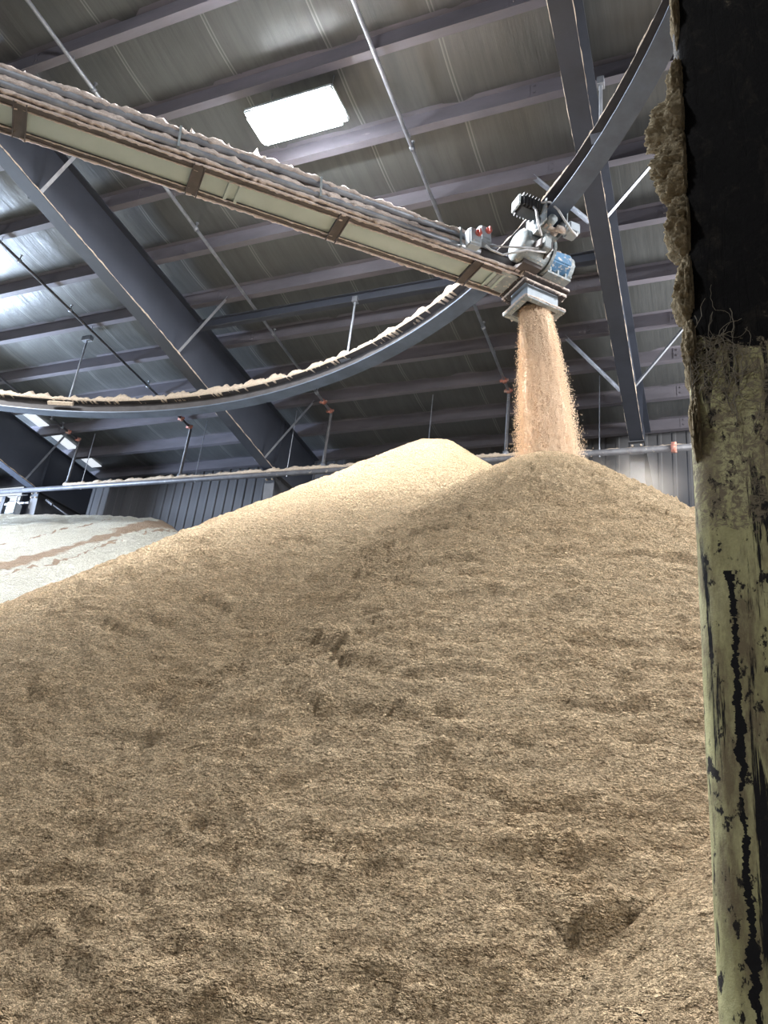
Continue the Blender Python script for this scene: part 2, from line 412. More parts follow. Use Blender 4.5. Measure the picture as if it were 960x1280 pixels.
# rafters
RB = [(-5., 9.75), (5.3, 8.60), (9.24, 8.13), (13.85, 7.44), (14.9, 7.36)]
def rbz(y):
    for (a, za), (b, zb) in zip(RB[:-1], RB[1:]):
        if y <= b: return ZC + za+(zb-za)*(y-a)/(b-a)
    return ZC+RB[-1][1]
def plate(mb, pts, n, t):       # polygon thickened along n
    n = Vector(n)*t; P = [Vector(p) for p in pts]; k = len(P)
    vs = [p-n*.5 for p in P]+[p+n*.5 for p in P]
    fs = [tuple(range(k))[::-1], tuple(range(k, 2*k))]+[(i, (i+1) % k, k+(i+1) % k, k+i) for i in range(k)]
    mb.add(vs, fs)
def make_rafter(x, label, braces):
    r = thing('rafter', (x, 14.9, rbz(14.9)), label, 'beam', 'main roof rafters')
    ysr = [-5, 5.3, 9.24, 13.85]
    mb = MB()
    plate(mb, [(x, y, rbz(y)+.01) for y in ysr] + [(x, 15.75, rbz(13.85)+.01), (x, 15.75, pz(15.75)-.012)] + [(x, -5, pz(-5)-.012)], (1,0,0), .012)
    B(mb, 'web', M['rafter'], r)
    mb = MB()
    for a, b in zip(ysr[:-1], ysr[1:]):
        mb.hexa([(x-.13,a,rbz(a)-.012),(x+.13,a,rbz(a)-.012),(x+.13,b,rbz(b)-.012),(x-.13,b,rbz(b)-.012),
                 (x-.13,a,rbz(a)+.008),(x+.13,a,rbz(a)+.008),(x+.13,b,rbz(b)+.008),(x-.13,b,rbz(b)+.008)])
    B(mb, 'bottom_flange', M['rafter_shaded'], r)
    mb = MB(); a, b = -5, 15.75
    mb.hexa([(x-.13,a,pz(a)-.02),(x+.13,a,pz(a)-.02),(x+.13,b,pz(b)-.02),(x-.13,b,pz(b)-.02),
             (x-.13,a,pz(a)),(x+.13,a,pz(a)),(x+.13,b,pz(b)),(x-.13,b,pz(b))])
    B(mb, 'top_flange', M['rafter_shaded'], r)
    for y in (13.9, 10.6, 6.1):
        mb = MB()
        for sx in (-1, 1): plate(mb, [(x+sx*.012,y,rbz(y)+.01),(x+sx*.12,y,rbz(y)+.01),(x+sx*.12,y+.0,pz(y)-.02),(x+sx*.012,y,pz(y)-.02)], (0,1,0), .012)
        if y > 13: B(mb, 'stiffener', M['rafter_shaded'], r)
    for e in (-1, 1):
        dust_ridge('dust_layer', [(x+e*.11, y, rbz(y)+.008) for y in (3.5, 5.3, 9.24, 13.8)], (1,0,0), .05, .028, r, M['dust'], seed=x*3+e, gap=.1, drop=.02, step=.05)
    for (y, sd) in braces:
        mb = MB(); yb = y-.12
        p = Vector((x+sd*.11, yb, rbz(yb)+.02)); q = Vector((x+sd*(.15+.75*(pz(y)-rbz(yb))), yb+.02, pz(yb)+.05))
        d = (q-p).normalized(); s_ = Vector((0,1,0)); n_ = d.cross(s_).normalized()
        mb.box((p+q)/2, (d, s_, n_), ((q-p).length/2, .03, .003)); mb.box((p+q)/2+n_*.025+s_*.028, (d, s_, n_), ((q-p).length/2, .003, .028))
        B(mb, 'flange_brace', M['galv'], r)
    return r
make_rafter(-9.43, 'deep blue-grey steel rafter crossing the roof left of the middle', [(6.25, 1), (9.97, 1), (13.46, 1), (6.25, -1), (13.46, -1)])
make_rafter(-1.23, 'steel rafter on the right beside the falling grain and the near post', [(5.05, 1), (8.75, 1), (12.42, 1), (5.05, -1), (8.75, -1), (12.42, -1)])
make_rafter(-16.83, 'dark steel rafter at the far left with bright roof panels beside it', [(13.46, 1), (9.97, 1)])

# columns
def make_column(x, label):
    c = thing('steel_column', (x, 15.0, 0), label, 'column', 'columns along the back wall')
    yt, yb_ = 13.85, 14.75; zt = rbz(13.85)
    mb = MB(); plate(mb, [(x, yt+.01, zt-.03), (x, yb_+.01, 0), (x, 15.8, 0), (x, 15.8, zt-.03)], (1,0,0), .012); B(mb, 'web', M['column'], c)
    mb = MB(); mb.hexa([(x-.13,yb_,0),(x+.13,yb_,0),(x+.13,yb_+.02,0),(x-.13,yb_+.02,0),(x-.13,yt,zt-.03),(x+.13,yt,zt-.03),(x+.13,yt+.02,zt-.03),(x-.13,yt+.02,zt-.03)])
    B(mb, 'inner_flange', M['column'], c)
    mb = MB(); mb.aabb(x-.13, x+.13, 15.8, 15.82, 0, zt-.03); B(mb, 'outer_flange', M['column'], c)
    mb = MB(); mb.aabb(x-.15, x+.15, yt-.08, 15.8, zt-.03, zt-.012); B(mb, 'cap_plate', M['column'], c)
    for sx in (-.08, .08):
        for zz in (-.08, -.2):
            mb = MB(); mb.tube([(x+sx, yt+.02, zt+zz), (x+sx, yt-.03, zt+zz)], .02, 6); B(mb, 'bolt', M['dust'], c)
    return c
make_column(-9.43, 'steel column under the blue-grey middle rafter, mostly behind the pile')
make_column(-1.23, 'grey steel column right of the falling grain, dust puffing at its foot')
make_column(-16.83, 'steel column at the left edge beside the grey electrical boxes')
# girt on back wall
mb = MB(); mb.aabb(X0+.2, X1-.2, WY-.15, WY-.04, ZC+6.78, ZC+6.80); mb.aabb(X0+.2, X1-.2, WY-.15, WY-.14, ZC+6.80, ZC+6.90); mb.aabb(X0+.2, X1-.2, WY-.04, WY-.036, ZC+6.80, ZC+6.98)
tag(B(mb, 'wall_girt', M['girt']), 'thin pale horizontal girt across the ribbed back wall', 'beam')
# diagonal rod bracing on the back wall, left end
mb = MB(); mb.tube([(-16.5, 14.1, ZC+7.2), (-13.2, 15.9, ZC+5.2)], .022, 8); mb.tube([(-16.58, 14.06, ZC+7.25), (-16.4, 14.15, ZC+7.14)], .05, 8)
tag(B(mb, 'brace_rod', M['darkpipe']), 'thin diagonal brace rod running down from the leftmost column', 'rod')

# louvre wall light at far left
L = thing('wall_louvre', (-21.0, WY-.05, ZC+6.6), 'bright slatted wall louvre at the left edge of the photo', 'louvre')
mb = MB(); mb.aabb(-22.7, -19.9, WY-.06, WY-.045, ZC+6.6, ZC+9.0); B(mb, 'daylight_pane', M['sky'], L)
for k in range(12):
    mb = MB(); z = ZC+6.65+k*.2
    mb.hexa([(-22.7,WY-.22,z),(-19.9,WY-.22,z),(-19.9,WY-.07,z+.07),(-22.7,WY-.07,z+.07),(-22.7,WY-.22,z+.012),(-19.9,WY-.22,z+.012),(-19.9,WY-.07,z+.082),(-22.7,WY-.07,z+.082)])
    B(mb, 'slat', M['galv'], L)
for a, b in ((-19.9, -19.8), (-22.8, -22.7)):
    mb = MB(); mb.aabb(a, b, WY-.24, WY-.04, ZC+6.5, ZC+9.1); B(mb, 'frame_post', M['darkpipe'], L)
# electrical gear by the left column
E_ = thing('junction_box', (-17.3, 13.75, ZC+6.9), 'grey electrical box with looping conduit on the leftmost column', 'electrical box')
mb = MB(); mb.aabb(-17.42, -17.14, 13.62, 13.84, ZC+6.72, ZC+7.02); B(mb, 'enclosure', M['box'], E_, bevel=.012)
mb = MB(); mb.aabb(-17.44, -17.12, 13.60, 13.625, ZC+6.70, ZC+7.04); B(mb, 'cover', M['grey'], E_, bevel=.006)
mb = MB(); mb.tube([(-17.28+.18*math.sin(a), 13.7, ZC+6.72-.28*(1-math.cos(a))) for a in np.linspace(0, 3.4, 14)], .018, 6); B(mb, 'conduit', M['galv'], E_, True)
mb = MB(); mb.tube([(-17.26, 13.7, ZC+7.02), (-17.26, 13.7, ZC+7.25), (-17.0, 13.78, ZC+7.3)], .022, 8); B(mb, 'conduit', M['galv'], E_, True)
E2 = thing('wall_stanchion', (-17.9, 13.9, 0), 'slim dark upright left of the leftmost column, carrying the electrical boxes', 'post')
mb = MB(); mb.aabb(-18.02, -17.9, 13.85, 14.0, 0, ZC+7.35); B(mb, 'upright', M['column'], E2)
mb = MB(); mb.aabb(-17.9, -17.0, 13.87, 13.91, ZC+6.62, ZC+6.68); mb.aabb(-17.9, -17.0, 13.87, 13.91, ZC+7.08, ZC+7.14); B(mb, 'crossbar', M['galv'], E2)

# ------------------------------------------------------------------ sprinkler pipes
def mz(x): return ZC + 7.27 - .0145*(x+9.3)          # main, falling gently to the right
MY = 13.66
main = thing('sprinkler_main', (-9.3, MY, mz(-9.3)), 'long horizontal sprinkler main pipe along the back wall, caked with dust', 'pipe')
mb = MB(); mb.tube([(X0+.3, MY, mz(X0+.3)), (X1-.3, MY, mz(X1-.3))], .066, 14); B(mb, 'pipe', M['darkpipe'], main, True)
dust_ridge('dust_layer', [(-15.6, MY-.02, mz(-15.6)+.045), (-3.2, MY-.02, mz(-3.2)+.045)], (0,1,0), .13, .065, main, M['dust'], seed=4, drop=.02, gap=-.2)
dust_ridge('dust_layer', [(-3.2, MY, mz(-3.2)+.05), (3, MY, mz(3)+.05)], (0,1,0), .07, .03, main, M['dust'], seed=8, gap=.2)
for x in (-.55,):
    mb = MB(); mb.tube([(x-.05, MY, mz(x)), (x+.05, MY, mz(x))], .09, 14); mb.aabb(x-.045, x+.045, MY-.03, MY+.03, mz(x)+.07, mz(x)+.12)
    o = B(mb, 'coupling', M['orange'], main, True)
for x in (-15.0, -11.4, -8.85, -5.45, -1.9, 1.6):
    mb = MB(); yh = 13.40
    mb.tube([(x, MY-.03, mz(x)+.05), (x, MY-.05, pz(13.46)+.01)], .010, 6); mb.tube([(x, MY, mz(x)-.085), (x, MY-.03, mz(x)+.09)], .014, 6)
    B(mb, 'hanger_rod', M['galv'], main)
def branch(x, label, dirt, heads, ystart=-2.):
    g = M['galv'] if not dirt else M['darkpipe']
    t = thing('sprinkler_pipe', (x, MY, mz(x)+.1), label, 'pipe', 'sprinkler pipes running down the roof slope')
    zf = lambda y: pz(y)-.10
    mb = MB(); mb.tube([(x, ystart, zf(ystart)), (x, 6, zf(6)), (x, MY-.05, zf(MY-.05))], .030, 10); B(mb, 'pipe', g, t, True)
    mb = MB(); mb.tube([(x, MY-.05, zf(MY)), (x, MY, zf(MY)-.05), (x, MY, mz(x)+.06)], .036, 10); B(mb, 'drop_pipe', M['darkpipe'], t, True)
    for (y, dz) in ((MY-.42, 0), (MY-.06, 0)):
        mb = MB(); mb.tube([(x, y-.05, zf(y)), (x, y+.05, zf(y))], .055, 12); mb.aabb(x+.03, x+.09, y-.02, y+.02, zf(y)-.02, zf(y)+.03); mb.aabb(x-.09, x-.03, y-.02, y+.02, zf(y)-.03, zf(y)+.02)
        B(mb, 'coupling', M['orange'], t, True)
    mb = MB(); mb.tube([(x, MY, mz(x)+.05), (x, MY, mz(x)+.16)], .062, 12); B(mb, 'tee_fitting', M['galv'], t, True)
    for y in heads:
        mb = MB(); mb.tube([(x, y, zf(y)), (x+.0, y, zf(y)+.12)], .012, 6); mb.tube([(x, y-.03, zf(y)+.0), (x, y+.03, zf(y))], .042, 10); mb.tube([(x, y, zf(y)+.12), (x, y, zf(y)+.13)], .03, 8)
        B(mb, 'sprinkler_head', M['galv'], t, True)
    for y in (5.0, 7.43, 9.92, 12.37):
        mb = MB(); mb.tube([(x+.0, y, pz(y)+.03), (x+.035, y, zf(y)), (x, y, zf(y)-.04), (x-.035, y, zf(y)), (x, y, pz(y)+.03)], .006, 5)
        B(mb, 'hanger', M['galv'], t)
branch(-7.95, 'dusty sprinkler pipe passing behind the conveyor left of the bright lamp', False, (5.45, 8.1, 10.9, 12.9))
branch(-3.76, 'bluish sprinkler pipe right of the bright lamp, ending at the falling grain', False, (7.6, 9.3, 11.6))
branch(-11.9, 'thin dark sprinkler pipe in front of the bright roof left of the middle rafter', True, (7.9, 9.3, 11.9))
branch(-15.55, 'sprinkler pipe nearest the left edge, crossing under the curved rail', True, (12.6, 13.0))

# ------------------------------------------------------------------ curved rail
CX, CY = -9.2307, .29
RR = 10.46; RZ = ZC+7.56; RH = .27; RW = .125
ring = thing('curved_rail', (CX, CY, RZ-RH), 'big curved steel I-beam rail with tan dust heaped on it, sweeping under the roof', 'rail')
def sweep(sec, n=200, a0=0, a1=2*math.pi):
    v = []; f = []; k = len(sec)
    for i in range(n):
        a = a0+(a1-a0)*i/n
        for r, z in sec: v.append((CX+r*math.sin(a), CY+r*math.cos(a), z))
    for i in range(n):
        j = (i+1) % n
        for q in range(k): f.append((i*k+q, i*k+(q+1) % k, j*k+(q+1) % k, j*k+q))
    return v, f
link_mesh('top_flange', *sweep([(RR-RW, RZ-.014), (RR+RW, RZ-.014), (RR+RW, RZ), (RR-RW, RZ)]), M['ringweb'], ring)
link_mesh('web', *sweep([(RR-.006, RZ-RH+.01), (RR+.006, RZ-RH+.01), (RR+.006, RZ-.014), (RR-.006, RZ-.014)]), M['ringweb'], ring)
link_mesh('bottom_flange', *sweep([(RR-RW, RZ-RH-.008), (RR+RW, RZ-RH-.008), (RR+RW, RZ-RH+.010), (RR-RW, RZ-RH+.010)]), M['ring'], ring)
def arc(r, z, d0, d1, n=90): return [(CX+r*math.sin(math.radians(a)), CY+r*math.cos(math.radians(a)), z) for a in np.linspace(d0, d1, n)]
dust_ridge('dust_layer', arc(RR-.05, RZ-.01, -85, 38), None, .2, .125, ring, M['dust'], seed=2, gap=-.1, drop=.012, nseg=8, jt=.18)
dust_ridge('dust_layer', arc(RR-.07, RZ, 38, 95), None, .12, .045, ring, M['dust'], seed=5, drop=.015, jt=.3)

def hanger(x, y, top, wide):
    mb = MB(); mb.tube([(x, y, RZ-.01), (x, y, top)], .02, 8)
    mb.aabb(x-.11, x+.11, y-.07, y+.07, RZ-.02, RZ+.05); mb.aabb(x-wide, x+wide, y-.05, y+.05, top-.05, top+.06)
    B(mb, 'hanger_rod', M['galv'], ring)
ah = lambda deg: (CX+RR*math.sin(math.radians(deg)), CY+RR*math.cos(math.radians(deg)))
hanger(*ah(-17.3), pz(9.97)+.0, .12)
hanger(*ah(19.3), ZC+8.86, .05)
hanger(*ah(52.5), rbz(6.7)-.02, .04)
hanger(*ah(-46), pz(7.48), .06)
# splice plate on the rail
mb = MB(); a = -18.5
for a_ in (-19.4, -18.4, -17.4):
    p = ah(a_)
mb.tube([(CX+(RR-RW-.01)*math.sin(math.radians(q)), CY+(RR-RW-.01)*math.cos(math.radians(q)), RZ-.10) for q in (-19.2, -18.2, -17.2, -16.2)], .05, 4)
B(mb, 'splice_plate', M['dust'], ring)
# cross beam that carries the rail
mb = MB(); y = 10.2; zt = ZC+9.03
for a, b, c, d in ((y-.06, y+.06, zt-.012, zt), (y-.06, y+.06, zt-.2, zt-.188), (y-.005, y+.005, zt-.2, zt)): mb.aabb(-9.28, -1.38, a, b, c, d)
tag(B(mb, 'support_beam', M['rafter']), 'blue-grey cross beam hung just under a purlin above the curved rail', 'beam')

# ------------------------------------------------------------------ conveyor
TH = math.radians(42); SL = math.atan(.0997)
er = Vector((math.sin(TH)*math.cos(SL), math.cos(TH)*math.cos(SL), math.sin(SL)))
ep = Vector((math.cos(TH), -math.sin(TH), 0))             # towards the camera
en = ep.cross(er).normalized()
if en.z < 0: en = -en
C0 = Vector((CX, CY, ZC+5.75))
K = 1/math.cos(SL)
def cv(r, p, h): return C0 + er*(r*K) + ep*p + en*h
AX = (er, ep, en)
conv = thing('conveyor', cv(10.7, 0, 0), 'long radial conveyor under the roof, grey-green underside, thick dust on top', 'conveyor')
R0, R1 = -1.5, 10.42
def cbox(mb, r0, r1, p0, p1, h0, h1): mb.box(cv((r0+r1)/2, (p0+p1)/2, (h0+h1)/2), AX, ((r1-r0)/2*K, (p1-p0)/2, (h1-h0)/2))
mb = MB(); cbox(mb, R0, R1, -.165, .165, .015, .03); B(mb, 'pan', M['green'], conv)
mb = MB(); cbox(mb, R0, R1, -.25, -.15, 0, .015); cbox(mb, R0, R1, -.25, -.235, 0, .06); B(mb, 'edge_flange', M['brown'], conv)
mb = MB(); cbox(mb, R0, R1, .15, .25, 0, .015); cbox(mb, R0, R1, .235, .25, 0, .05); B(mb, 'edge_flange', M['brown'], conv)
for s in (-1, 1):
    mb = MB(); cbox(mb, R0, R1, s*.17-.006, s*.17+.006, .015, .27); B(mb, 'side_panel', M['brown'], conv)
mb = MB(); cbox(mb, R0, R1, -.19, .19, .27, .28); B(mb, 'lid', M['brown'], conv)
for r in (-.8, .95, 2.71, 4.49, 6.26, 7.95, 9.77):
    mb = MB(); cbox(mb, r-.055, r+.055, -.245, .245, -.012, .004)
    for q in (-.06, .06):
        cbox(mb, r+q-.006, r+q+.006, -.25, .25, -.03, .015); 
    cbox(mb, r-.02, r+.02, .17, .245, .015, .27)
    B(mb, 'joint_plate', M['brown'], conv)
for r in (6.62, 6.74, 10.06, 10.2):
    mb = MB(); cbox(mb, r-.018, r+.018, -.16, .16, -.012, .016); B(mb, 'stiffener', M['green'], conv)
# conduits along the near side
mb = MB(); mb.tube([cv(r, .29, .10) for r in np.linspace(R0, 9.75, 12)], .036, 12); B(mb, 'conduit', M['galv'], conv, True)
mb = MB(); mb.tube([cv(r, .27, .275) for r in np.linspace(R0, 10.0, 12)], .036, 12); B(mb, 'conduit', M['galv'], conv, True)
for r in (1.5, 3.6, 6.0, 7.6, 9.45):
    mb = MB(); cbox(mb, r-.012, r+.012, .18, .34, .05, .062); cbox(mb, r-.012, r+.012, .325, .34, .05, .33); cbox(mb, r-.012, r+.012, .18, .34, .32, .332)
    B(mb, 'conduit_bracket', M['grey'], conv)
for (rr, p, h, w_, hh, sd, gp, dr, nn) in (((2., 9.7), .27, .125, .12, .055, 11, .0, .05, 7), ((2., 9.75), .21, .165, .13, .10, 12, .1, .06, 8),
        ((2., 10.35), .27, .03, .06, .035, 13, .1, .04, 6), ((2., 9.9), .24, .295, .15, .075, 14, .0, .05, 8), ((2., 10.4), -.24, -.006, .03, .022, 18, 0, .03, 6),
        ((2., 10.4), .245, -.006, .024, .024, 19, 0, .03, 6), ((2., 10.4), .152, -.004, .02, .010, 20, .5, .02, 5), ((2., 10.4), -.152, -.004, .02, .008, 21, .7, .02, 5)):
    dust_ridge('dust_layer', [cv(rr[0], p, h), cv(rr[1], p, h)], ep, w_, hh, conv, M['dustp'], seed=sd, gap=gp, drop=dr, nseg=nn)
dust_ridge('dust_layer', [cv(2., .05, .28), cv(6.3, .05, .28)], ep, .40, .14, conv, M['dustp'], seed=15, nseg=11)
dust_ridge('dust_layer', [cv(6.1, .05, .28), cv(7.5, .05, .28)], ep, .40, .20, conv, M['dustp'], seed=16, nseg=11)
dust_ridge('dust_layer', [cv(7.35, .05, .28), cv(9.9, .05, .28)], ep, .38, .07, conv, M['dustp'], seed=17, nseg=11)
# small peak of caked dust standing up on the lid
mb = MB(); mb.tube([cv(7.75, .12, .28), cv(7.80, .12, .36), cv(7.9, .12, .41), cv(7.93, .12, .50)], [.11, .06, .035, .004], 8); B(mb, 'dust_peak', M['dustp'], conv, True)

# discharge end: head box, spout with flanges
HZ = Vector((0,0,1)); HR = Vector((math.sin(TH), math.cos(TH), 0)); HAX = (HR, ep, HZ)
zb = cv(10.75, 0, 0).z
def hb(mb, r0, r1, p0, p1, z0, z1):     # level box near the head
    mb.box(Vector((CX, CY, 0))+HR*((r0+r1)/2)+ep*((p0+p1)/2)+Vector((0,0,zb+(z0+z1)/2)), HAX, ((r1-r0)/2, (p1-p0)/2, (z1-z0)/2))
def hp(r, p, z): return Vector((CX, CY, zb+z))+HR*r+ep*p
mb = MB(); hb(mb, 10.36, 11.02, -.17, .26, 0, .16); B(mb, 'head_box', M['brown'], conv, bevel=.01)
for z, e in ((-.035, .07), (-.12, .04)):
    mb = MB()
    for a in ((10.46-e, 11.04+e, -.18-e, -.18), (10.46-e, 11.04+e, .26, .26+e), (10.46-e, 10.46, -.18, .26), (11.04, 11.04+e, -.18, .26)):
        hb(mb, *a, z-.012, z+.012)
    B(mb, 'spout_flange', M['brown'], conv, bevel=.004)
mb = MB()
r0, r1, p0, p1 = 10.52, 11.0, -.15, .23
for (a, b, c, d) in ((r0, r0+.012, p0, p1), (r1-.012, r1, p0, p1), (r0+.012, r1-.012, p0, p0+.012), (r0+.012, r1-.012, p1-.012, p1)):
    hb(mb, a, b, c, d, -.36, 0)
B(mb, 'discharge_spout', M['box'], conv)
mb = MB()
for a in ((r0-.07, r1+.07, p0-.07, p0), (r0-.07, r1+.07, p1, p1+.07), (r0-.07, r0, p0, p1), (r1, r1+.07, p0, p1)): hb(mb, *a, -.37, -.345)
B(mb, 'spout_flange', M['grey'], conv, bevel=.004)
for z, e in ((-.02, .06), (-.105, .035), (-.34, .065)):
    a0, a1, b0, b1 = (r0-e, r1+e, p0-e, p1+e) if z < -.3 else (10.46-e, 11.04+e, -.18-e, .26+e)
    for k, (q, w_) in enumerate(((hp(a0, b1, z), hp(a1, b1, z)), (hp(a1, b1, z), hp(a1, b0, z)), (hp(a0, b0, z), hp(a1, b0, z)), (hp(a0, b0, z), hp(a0, b1, z)))):
        dust_ridge('dust_layer', [q, w_], (ep if k in (0, 2) else HR), .035, .022, conv, M['dustp'], seed=30+k+z*9, drop=.05, step=.02)
# sloping chute plate behind the spout
mb = MB(); hb(mb, 10.12, 10.38, -.17, .22, -.06, -.045); hb(mb, 10.12, 10.14, -.17, .22, -.045, .0); B(mb, 'inspection_door', M['grey'], conv, bevel=.004)

# gear motor on the near side of the head
gm = B((lambda m_: (m_.tube([hp(10.14, .42, .25), hp(10.17, .42, .25), hp(10.20, .42, .25), hp(10.23, .42, .25), hp(10.60, .42, .25), hp(10.62, .42, .25)], [.05, .15, .20, .215, .215, .17], 26), m_)[1])(MB()), 'gear_motor', M['grey'], conv, True)
mb = MB()
for k in range(16):
    a = math.pi*2*k/16; c = hp(10.46, .42, .25)+ep*(.222*math.cos(a))+HZ*(.222*math.sin(a))
    mb.box(c, (HR, ep*math.cos(a)+HZ*math.sin(a), -ep*math.sin(a)+HZ*math.cos(a)), (.12, .014, .004))
B(mb, 'cooling_fins', M['grey'], gm)
mb = MB(); mb.tube([hp(10.62, .40, .26), hp(10.66, .40, .26)], .245, 24); B(mb, 'mounting_flange', M['grey'], gm)
mb = MB(); hb(mb, 10.40, 10.58, .37, .54, .42, .55); B(mb, 'terminal_box', M['grey'], gm, bevel=.012)
mb = MB(); hb(mb, 10.28, 10.56, .24, .46, -.02, .06); B(mb, 'motor_foot', M['brown'], gm)
# blue gearbox
def ngon(c, rad, n, rot=0): return [Vector(c)+ep*(rad*math.cos(2*math.pi*k/n+rot))+HZ*(rad*math.sin(2*math.pi*k/n+rot)) for k in range(n)]
mb = MB()
A_ = ngon(hp(10.66, .28, .32), .17, 8, .39); Bq = ngon(hp(11.02, .28, .30), .23, 8, .39)
mb.add(A_+Bq, [tuple(range(8))[::-1], tuple(range(8, 16))]+[(i, (i+1) % 8, 8+(i+1) % 8, 8+i) for i in range(8)])
gb = B(mb, 'gearbox', M['blue'], conv, bevel=.018)
mb = MB(); mb.tube([hp(11.01, .28, .30), hp(11.08, .28, .30)], .19, 20); mb.tube([hp(11.08, .28, .30), hp(11.12, .28, .30)], .09, 14); B(mb, 'end_cover', M['grey'], gb)
for k in range(6):
    a = k*math.pi/3; o_ = ep*(.15*math.cos(a))+HZ*(.15*math.sin(a))
    mb = MB(); mb.tube([hp(11.075, .28, .30)+o_, hp(11.105, .28, .30)+o_], .02, 6); B(mb, 'cover_bolt', M['grey'], gb)
mb = MB()
for q in (10.72, 10.84, 10.96): hb(mb, q-.012, q+.012, .20, .44, .02, .12)
hb(mb, 10.66, 11.02, .16, .46, .0, .03); B(mb, 'mounting_foot', M['grey'], gb)
dust_ridge('dust_layer', [hp(10.70, .26, .47), hp(11.02, .26, .50)], ep, .2, .045, conv, M['dustp'], seed=50, step=.02)
dust_ridge('dust_layer', [hp(10.24, .41, .44), hp(10.60, .41, .44)], ep, .24, .045, conv, M['dustp'], seed=51, step=.02)
# isolator switches
for (r, p, h, s) in ((9.56, .44, .11, 1.), (9.80, .30, .34, 1.)):
    mb = MB(); cbox(mb, r-.085, r+.085, p-.06, p+.06, h-.12, h+.12); ib = B(mb, 'isolator_box', M['box'], conv, bevel=.014)
    mb = MB(); cbox(mb, r-.075, r+.075, p+.06, p+.075, h-.11, h+.11); B(mb, 'cover', M['box'], ib, bevel=.006)
    mb = MB(); c = cv(r+.025, p+.075, h+.045); mb.tube([c, c+ep*.035], .042, 14); mb.box(c+ep*.045, AX, (.012, .015, .036)); B(mb, 'rotary_knob', M['red'], ib)
    mb = MB(); cbox(mb, r-.05, r+.05, p+.075, p+.079, h-.085, h-.06); B(mb, 'rating_plate', M['grey'], ib)
# flexible cables at the head
mb = MB(); mb.tube([cv(9.74, .44, .09), cv(9.80, .46, .03), cv(9.95, .50, -.02), hp(10.2, .66, -.02), hp(10.42, .69, .03), hp(10.56, .68, .14), hp(10.57, .62, .32), hp(10.50, .48, .50)], .013, 8); B(mb, 'cable', M['cable'], conv, True)
mb = MB(); mb.tube([cv(9.90, .30, .24), hp(10.02, .50, .06), hp(10.20, .65, .02), hp(10.38, .67, .08), hp(10.46, .65, .2)], .012, 8); B(mb, 'cable', M['cable'], conv, True)

# ------------------------------------------------------------------ trolley on the rail
ta = math.radians(45.9)
tr = thing('rail_trolley', (CX+RR*math.sin(ta), CY+RR*math.cos(ta), RZ-RH), 'motorised trolley with black motor and looping cables hanging from the curved rail', 'trolley')
Tr = Vector((math.sin(ta), math.cos(ta), 0)); Tt = Vector((math.cos(ta), -math.sin(ta), 0)); TAX = (Tr, Tt, HZ)
def tp(r, t, z): return Vector((CX, CY, RZ-RH))+Tr*(RR+r)+Tt*t+HZ*z
def tb(mb, r0, r1, t0, t1, z0, z1): mb.box(tp((r0+r1)/2, (t0+t1)/2, (z0+z1)/2), TAX, (abs(r1-r0)/2, abs(t1-t0)/2, abs(z1-z0)/2))
for s in (-1, 1):
    mb = MB(); tb(mb, s*.15-.008, s*.15+.008, -.24, .24, -.20, .16); B(mb, 'side_plate', M['grey'], tr, bevel=.004)
    for t_ in (-.14, .14):
        mb = MB(); mb.tube([tp(s*.145, t_, .06), tp(s*.085, t_, .06)], .055, 14); B(mb, 'wheel', M['brown'], tr, True)
mb = MB(); tb(mb, -.16, .16, -.05, .05, -.2, -.14); tb(mb, -.05, .05, -.06, .06, -.42, -.2); B(mb, 'hanger_arm', M['grey'], tr, bevel=.008)
mb = MB(); tb(mb, -.46, -.17, -.06, .16, -.02, .17); mo = B(mb, 'drive_motor', M['black'], tr, bevel=.03)
mb = MB()
for k in range(6): tb(mb, -.44+k*.045, -.425+k*.045, -.075, .175, -.01, .18)
B(mb, 'cooling_fins', M['black'], mo)
mb = MB(); tb(mb, -.49, -.46, -.05, .15, -.01, .16); B(mb, 'end_cover', M['grey'], mo, bevel=.01)
mb = MB(); mb.tube([tp(-.17, .05, -.10), tp(.02, .05, -.12)], .075, 12); mb.tube([tp(-.05, .05, -.12), tp(-.05, .24, -.12)], .06, 12); B(mb, 'gearbox', M['grey'], tr, True)
mb = MB(); tb(mb, .16, .32, .10, .28, -.24, -.08); mb.tube([tp(.12, .19, -.16), tp(.20, .19, -.16)], .08, 12); B(mb, 'limit_switch', M['box'], tr, bevel=.02)
mb = MB(); mb.tube([tp(.16, .0, .05), tp(.18, .06, -.05), tp(.24, .12, -.10)], .05, 10); mb.tube([tp(.05, .15, -.17), tp(.16, .2, -.2)], .045, 10); B(mb, 'bearing_housing', M['dustp'], tr, True)
mb = MB(); mb.tube([tp(-.2, .16, .12), tp(-.12, .26, .08), tp(-.05, .34, -.08), tp(.02, .38, -.25), tp(.12, .38, -.36), tp(.22, .34, -.36), tp(.27, .28, -.24)], .014, 8); B(mb, 'cable', M['cable'], tr, True)
mb = MB(); mb.tube([tp(-.3, .17, .0), tp(-.3, .24, -.12), tp(-.27, .24, -.3), tp(-.2, .22, -.45)], .014, 8); B(mb, 'cable', M['cable'], tr, True)
# cranked arm joining trolley to conveyor
for (P1, P2) in ((tp(-.10, .02, -.36), hp(10.30, .0, .30)), (tp(.06, .02, -.36), hp(10.62, .02, .16))):
    mb = MB(); d = (P2-P1).normalized(); s_ = d.cross(HZ).normalized(); n_ = s_.cross(d)
    mb.box((P1+P2)/2, (d, s_, n_), ((P2-P1).length/2+.04, .012, .05)); B(mb, 'link_arm', M['brown'], tr, bevel=.004)
for (a, b_, w_) in ((tp(-.15,-.1,-.12), tp(.14,-.1,-.14), .10), (tp(-.1,.1,-.17), tp(.1,.1,-.2), .12)):
    dust_ridge('dust_layer', [a, b_], Tt, w_, .05, tr, M['dustp'], seed=a.x*7, step=.02)

